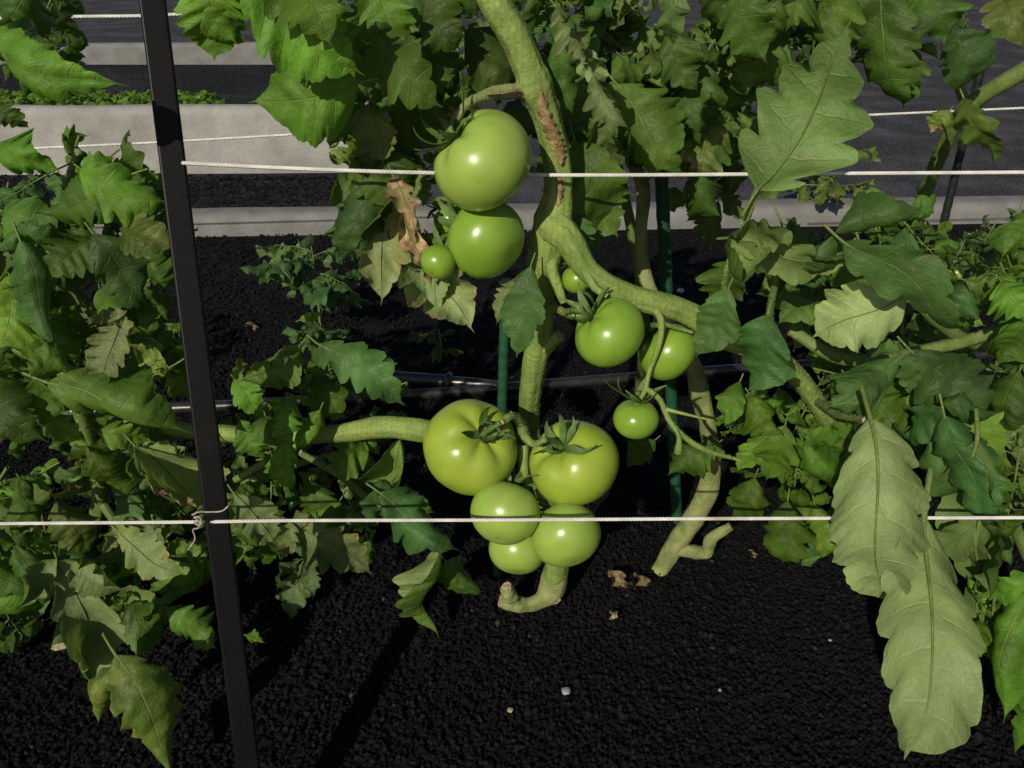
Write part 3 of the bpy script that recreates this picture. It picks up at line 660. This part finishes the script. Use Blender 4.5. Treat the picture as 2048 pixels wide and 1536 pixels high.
for a in [
 (1516,378,1722,32,220,.66,'p',0,.5,.62,.1,.06,.45,True,.15,False),(1478,480,1760,525,90,.69,'p',20,.5),(1690,482,1942,655,105,.67,'l',15,.9),(1815,585,1632,690,125,.70,'P',15,.4,None,None,None,.25,True,None,False),
 (1458,575,1400,720,84,.69,'l',10,.5,None,None,None,.2,True,None,False),(1535,628,1492,790,118,.68,'l',5,.5,None,None,None,.25,True,None,False),(1800,715,1645,815,125,.73,'l',10,.4),
 (1820,700,1960,850,130,.76,'l',0),(1850,800,2005,935,120,.78,'b',10),(1700,760,1800,880,110,.8,'b',0),
 (1740,835,1835,1230,165,.63,'P',5,.7,.605,.3,.12,.30,True,-.2,False),(1850,1020,1775,1512,178,.605,'P',0,.5,.575,-.3,.12,.28,True,-.25,False),
 (1960,870,1970,1200,115,.68,'p',15,.7,None,.5,.13,.35,True,.2,False),(1860,880,1930,1020,100,.72,'l',0),(1965,1060,1925,1285,70,.68,'p',30,.9),(1890,830,1960,1060,105,.70,'l',10),
 (1480,760,1440,850,56,.74,'b',10,1.0),(1500,790,1560,880,70,.74,'b',0),(1570,850,1545,965,80,.73,'b',10),(1610,890,1665,1000,74,.75,'b',0),(1510,955,1470,1045,70,.74,'b',-10),(1575,1000,1560,1125,84,.73,'b',10),(1630,1010,1655,1115,74,.75,'b',0),(1530,870,1480,950,60,.76,'b',0),
 (1660,880,1700,980,90,.84,'b',0),(1980,940,2000,1040,90,.8,'g',10),
 (2060,1180,1985,1440,105,.62,'b',10,.6),(2080,1290,2020,1500,80,.63,'b',20),(1990,1220,2060,1290,80,.64,'b',0),(1970,1250,1930,1320,50,.63,'b',0),
 (2000,560,2060,640,90,.8,'b',0),(2060,430,2010,520,70,.85,'g',0),(1960,560,1900,640,80,.84,'l',10),(2060,640,2000,740,110,.8,'b',10),(2040,740,1990,860,110,.78,'g',0),
 (1580,470,1640,560,80,.85,'g',0),(1650,600,1560,660,90,.82,'g',20),(1310,880,1250,930,60,.9,'g',0),(1430,890,1340,960,80,.88,'g',10),
 (1390,340,1440,440,80,.95,'g',10),(1640,480,1720,600,100,.9,'g',0),(1480,520,1440,620,80,.9,'g',30),
 (1640,560,1560,470,70,.85,'l',0),(1840,520,1760,470,60,.86,'l',10),(1930,560,2010,580,50,.84,'y',10),(1870,580,1960,640,70,.86,'b',10),
 (1680,800,1640,920,80,.82,'b',10),
 ]: leaf(PR,*a)
for a in [
 (1480,770,1580,960,.80,'b',0),(1600,900,1560,1120,.80,'b',10),(1440,820,1500,890,.77,'b',0),
 (2040,900,2000,1130,.80,'g',0),(1990,1190,1960,1400,.64,'b',10),(1990,500,2070,690,.86,'b',0),(1930,480,1870,600,.9,'g',0),(1650,830,1690,960,.80,'b',0)]:
    cleaf(PR,*a)
for a in [
 (1770,-40,1790,215,110,1.0,'g',10),(1700,-30,1650,110,100,.9,'g',0),(1830,100,1800,220,80,1.05,'g',20),(1925,195,1990,335,65,1.1,'y',20),(1900,220,1860,270,50,1.1,'y',0),
 (2025,-30,2055,100,80,.8,'y',10),(1560,0,1500,130,110,.82,'g',0),(1480,-40,1535,130,100,.80,'g',15),(1340,-60,1352,95,55,.72,'p',10),(1400,120,1410,300,110,.95,'g',10),(1450,250,1395,350,90,.95,'y',10),
 (1620,-60,1560,60,120,.85,'g',0),(1420,-50,1470,60,90,.85,'g',0),(1560,60,1490,190,100,.87,'g',10),(1340,60,1390,190,90,.93,'g',10),(1900,60,1960,150,90,1.1,'l'),(1860,-50,1900,80,100,1.0,'g'),
 (1760,60,1740,170,80,1.05,'g',20)]: leaf(PB,*a)
for a in [
 (-40,60,258,178,85,.70,'b',25,.8),(-60,90,120,70,100,.75,'g',0),(-30,200,55,265,50,.75,'g',0),(60,-40,20,110,100,.8,'g',0),
 (170,340,337,412,100,.80,'b',15),(260,350,60,420,110,.82,'g',0),(-40,300,130,350,90,.84,'b',10),(0,420,120,480,100,.83,'g',0),
 (40,480,128,697,95,.78,'l',5,.6),(180,480,100,560,90,.80,'g',0),(190,470,310,610,95,.78,'l',10),(250,440,350,500,80,.78,'y',0),(260,490,345,570,70,.79,'g',30),
 (30,580,-20,720,90,.80,'b',10),(245,640,185,768,80,.74,'Z',10,.4),(200,580,230,660,60,.82,'y',20),
 (90,765,386,872,115,.72,'g',15,.9,None,.5,.14,.5,True,.3,True),(-60,740,110,870,110,.74,'g',10),(90,850,190,890,50,.76,'b',0),(190,860,300,890,50,.76,'b',10),
 (270,890,405,1038,110,.74,'Y',5,.5),(180,900,250,1000,90,.80,'b',0),(-30,990,45,1090,90,.72,'p',10),(110,1000,170,1110,80,.78,'y',10),(40,960,90,1050,90,.82,'g'),
 (120,1135,190,1372,105,.74,'P',5,.6),(30,1090,80,1220,90,.78,'g',0),(-40,1120,60,1200,90,.76,'g',10),(240,1060,375,1142,70,.78,'Y',20),(60,1130,10,1250,90,.8,'b'),
 (330,1215,440,1290,70,.80,'g',20),(250,1210,330,1270,80,.82,'g',10),(230,1310,372,1545,125,.66,'y',5,.6,.63,.1,.10,.4,True,.1,False),(225,1345,190,1440,55,.66,'y',30),
 (490,1270,532,1285,24,.7,'b',0),
 (470,760,535,842,60,.80,'b',10),(490,755,605,700,72,.80,'q',5,.4),(600,690,540,760,60,.83,'b'),(640,690,812,812,85,.82,'l',10,.7),(620,750,700,830,80,.88,'b',0),
 (570,880,580,985,60,.78,'b',0),(760,985,928,1092,95,.80,'l',5,.6),(590,1050,742,1160,90,.80,'Y',15,.5),(470,990,565,1125,80,.82,'P',0),(500,960,480,1090,70,.84,'g'),
 (800,880,765,975,75,.86,'q',0,.4),(730,880,650,950,70,.88,'b',0),(880,1095,872,1272,42,.84,'P',45,.9,None,1.4,.2),(890,1120,958,1195,60,.88,'g',10),(700,960,760,1040,80,.88,'g',10),
 (620,960,640,1060,80,.88,'g',0),(680,1000,620,1110,80,.86,'b',10),(540,800,610,840,50,.80,'b',0),(600,640,650,620,20,.9,'b'),
 (480,840,530,920,50,.80,'b',10),(575,800,590,890,56,.79,'b',10),(640,820,600,905,50,.80,'b',-10),(530,830,550,900,44,.80,'g',0)]: leaf(PL,*a)
for a in [(600,740,620,840,.86,'b',0),(560,830,480,930,.84,'b',0),(540,900,570,990,.80,'b',0),(300,960,420,1080,.86,'g',0),(200,760,40,650,.86,'g',0),(-20,1180,90,1340,.80,'g',0),(180,1120,330,1260,.86,'b',10),
          (350,420,240,330,.86,'g',0)]: cleaf(PL,*a)
# ---------------------------------------------------------------- foliage mass
fill(PT,660,-120,1330,170,.92,1.10,32,'gggl')
fill(PT,1120,120,1380,330,.95,1.1,12,'ggl')
fill(PT,690,120,880,400,.9,1.0,10,'gglb')
fill(PB,1380,-120,1720,120,.95,1.15,16,'gggl')
fill(PB,1360,120,1560,400,1.0,1.2,10,'ggy')
fill(PB,1750,-100,2080,60,1.1,1.3,8,'ggy')
fill(PB,1760,430,2080,620,1.1,1.3,14,'glb',(180,260))
fill(PR,1580,480,2060,900,.93,1.1,24,'glgb',(220,300))
fill(PR,1640,880,2060,1130,.92,1.02,8,'glg',(180,260))
fill(PK,-80,330,320,1220,.92,1.08,34,'gglb',(220,320))
fill(PK,-80,320,340,1240,.82,.90,26,'glbb',(170,240))
fill(PK,430,880,800,1100,.92,1.02,12,'glb',(160,240))
fill(PK,460,740,760,1060,.90,.96,8,'bgl',(130,190))
fill(PK,-60,-60,160,60,.9,1.1,4,'gg')
# ---------------------------------------------------------------- seedlings
def seedling(px,py,h,n,kind,label):
    g_=gnd(px,py); e=empty('seedling_plant',g_,label=label,category='plant',group='young plants growing in the gravel')
    mb=MB(); tube(mb,[g_,g_+Vector((.004,0,h*.5)),g_+Vector((0,.003,h))],[.003,.0025,.0015],8,5,0,.05)
    obj('stem',mb.mesh('stem',[M_STEM2]),e)
    for i in range(n):
        a=i*2.4+random.uniform(-.3,.3); q=.35+.65*i/n; b=g_+Vector((0,0,h*q)); L=h*random.uniform(.6,.95)
        d=Vector((math.cos(a),math.sin(a),random.uniform(.0,.7))).normalized(); me,ml=random.choice(CV[kind])
        y=Vector((0,0,1)).cross(d).normalized(); nn=d.cross(y)
        M=Matrix(((d.x,y.x,nn.x,b.x),(d.y,y.y,nn.y,b.y),(d.z,y.z,nn.z,b.z),(0,0,0,1)))@Matrix.Scale(L/ml,4)
        obj('leaf',me,e,M)
seedling(640,650,.20,10,'l','bushy blue-green tomato seedling growing in black gravel')
seedling(650,735,.11,8,'l','small dark tomato seedling growing in black gravel')
seedling(330,735,.12,7,'b','fresh green seedling growing in black gravel')
seedling(880,725,.08,5,'l','tiny drooping seedling in black gravel')
seedling(1630,440,.26,7,'y','yellowing weedy plant beside the low concrete kerb')
seedling(110,150,.35,8,'y','pale plant growing by the far concrete kerb')
mb=MB()
for i in range(1100):
    px=random.uniform(-150,430); py=random.uniform(188,208); p=gnd(px,py,.18+random.uniform(0,.08))
    l=random.uniform(.03,.055); V,F,UV,_r=leaflet(l,l*.8,n=3,NT=10,NS=5,curl=.8)
    A=np.array(Matrix.Translation(p)@Matrix.Rotation(random.uniform(0,6.28),4,'Z')@Matrix.Rotation(random.uniform(-.9,.3),4,'Y')@Matrix.Rotation(random.uniform(-.6,.6),4,'X'))
    mb.add(V@A[:3,:3].T+A[:3,3],F,UV,0)
obj('ground_cover',mb.mesh('ground_cover',[M_B]),None,None,kind='stuff',label='low fresh green seedlings carpeting the raised bed',category='ground cover')
sheet('bed_soil',[(-6,gnd(0,350).y+.1),(gnd(745,347).x-.005,gnd(745,347).y+.1),(gnd(745,347).x,5.2),(-6,5.2)],.17,M_GF)
def litter(px,py,s,label):
    p=gnd(px,py,.012); V,F,UV,r_=leaflet(s,s*.5,curl=2.2,rip=.3,twist=1.5,NT=30,NS=9)
    A=np.array(Matrix.Translation(p)@Matrix.Rotation(random.uniform(0,6.28),4,'Z')); mb=MB(); mb.add(V@A[:3,:3].T+A[:3,3]+np.array((0,0,.01)),F,UV,0)
    obj('dried_leaf',mb.mesh('dried_leaf',[M_W]),None,None,label=label,category='dried leaf')
litter(1215,1150,.06,'crumpled brown dried leaf on black gravel'); litter(1265,1160,.05,'crumpled brown dried leaf on black gravel')
litter(495,655,.06,'curled rusty brown dried leaf on gravel'); litter(1500,1115,.03,'pale dried leaf scrap on gravel'); litter(1235,1232,.025,'pale dried leaf scrap on gravel')
def pebble(px,py,r,label,mat=M_WSTONE):
    import bmesh
    bm=bmesh.new(); bmesh.ops.create_icosphere(bm,subdivisions=2,radius=r)
    for v in bm.verts: v.co*=random.uniform(.8,1.15); v.co.z*=.6
    me=bpy.data.meshes.new('pebble'); bm.to_mesh(me); bm.free(); me.materials.append(mat)
    obj('pebble',me,None,Matrix.Translation(gnd(px,py,.006)),label=label,category='pebble')
pebble(1132,1382,.006,'pale bluish pebble among black gravel'); pebble(1020,1420,.004,'tan pebble among black gravel',M_CUT)
pebble(1440,1380,.0025,'tiny pale pebble among black gravel'); pebble(1362,582,.011,'white pebble on the dark gravel'); pebble(1660,1280,.0025,'tiny pale pebble among black gravel')
# ---------------------------------------------------------------- light, world, camera
sd=Vector((-.34,-.80,.49)).normalized()
sun=bpy.data.lights.new('sun','SUN'); sun.energy=4.3; sun.angle=math.radians(.5); sun.color=(1,.91,.74)
so=bpy.data.objects.new('sun',sun); C.objects.link(so); so.rotation_euler=sd.to_track_quat('Z','Y').to_euler()
w=bpy.data.worlds.new('World'); bpy.context.scene.world=w; w.use_nodes=True
nt=w.node_tree; bg=nt.nodes['Background']; sky=nt.nodes.new('ShaderNodeTexSky'); sky.sky_type='NISHITA'; sky.sun_disc=False
sky.sun_elevation=math.asin(sd.z); sky.sun_rotation=math.atan2(sd.x,sd.y)
nt.links.new(sky.outputs[0],bg.inputs[0]); bg.inputs[1].default_value=.06
cam=bpy.data.cameras.new('camera'); cam.sensor_width=36; cam.lens=36*FP/2048; cam.clip_start=.01; cam.clip_end=500
co=bpy.data.objects.new('camera',cam); C.objects.link(co); co.location=CAM; co.rotation_euler=(math.pi/2-TH,0,0)
bpy.context.scene.camera=co
vs=bpy.context.scene.view_settings; vs.view_transform='Standard'; vs.look='None'; vs.exposure=0
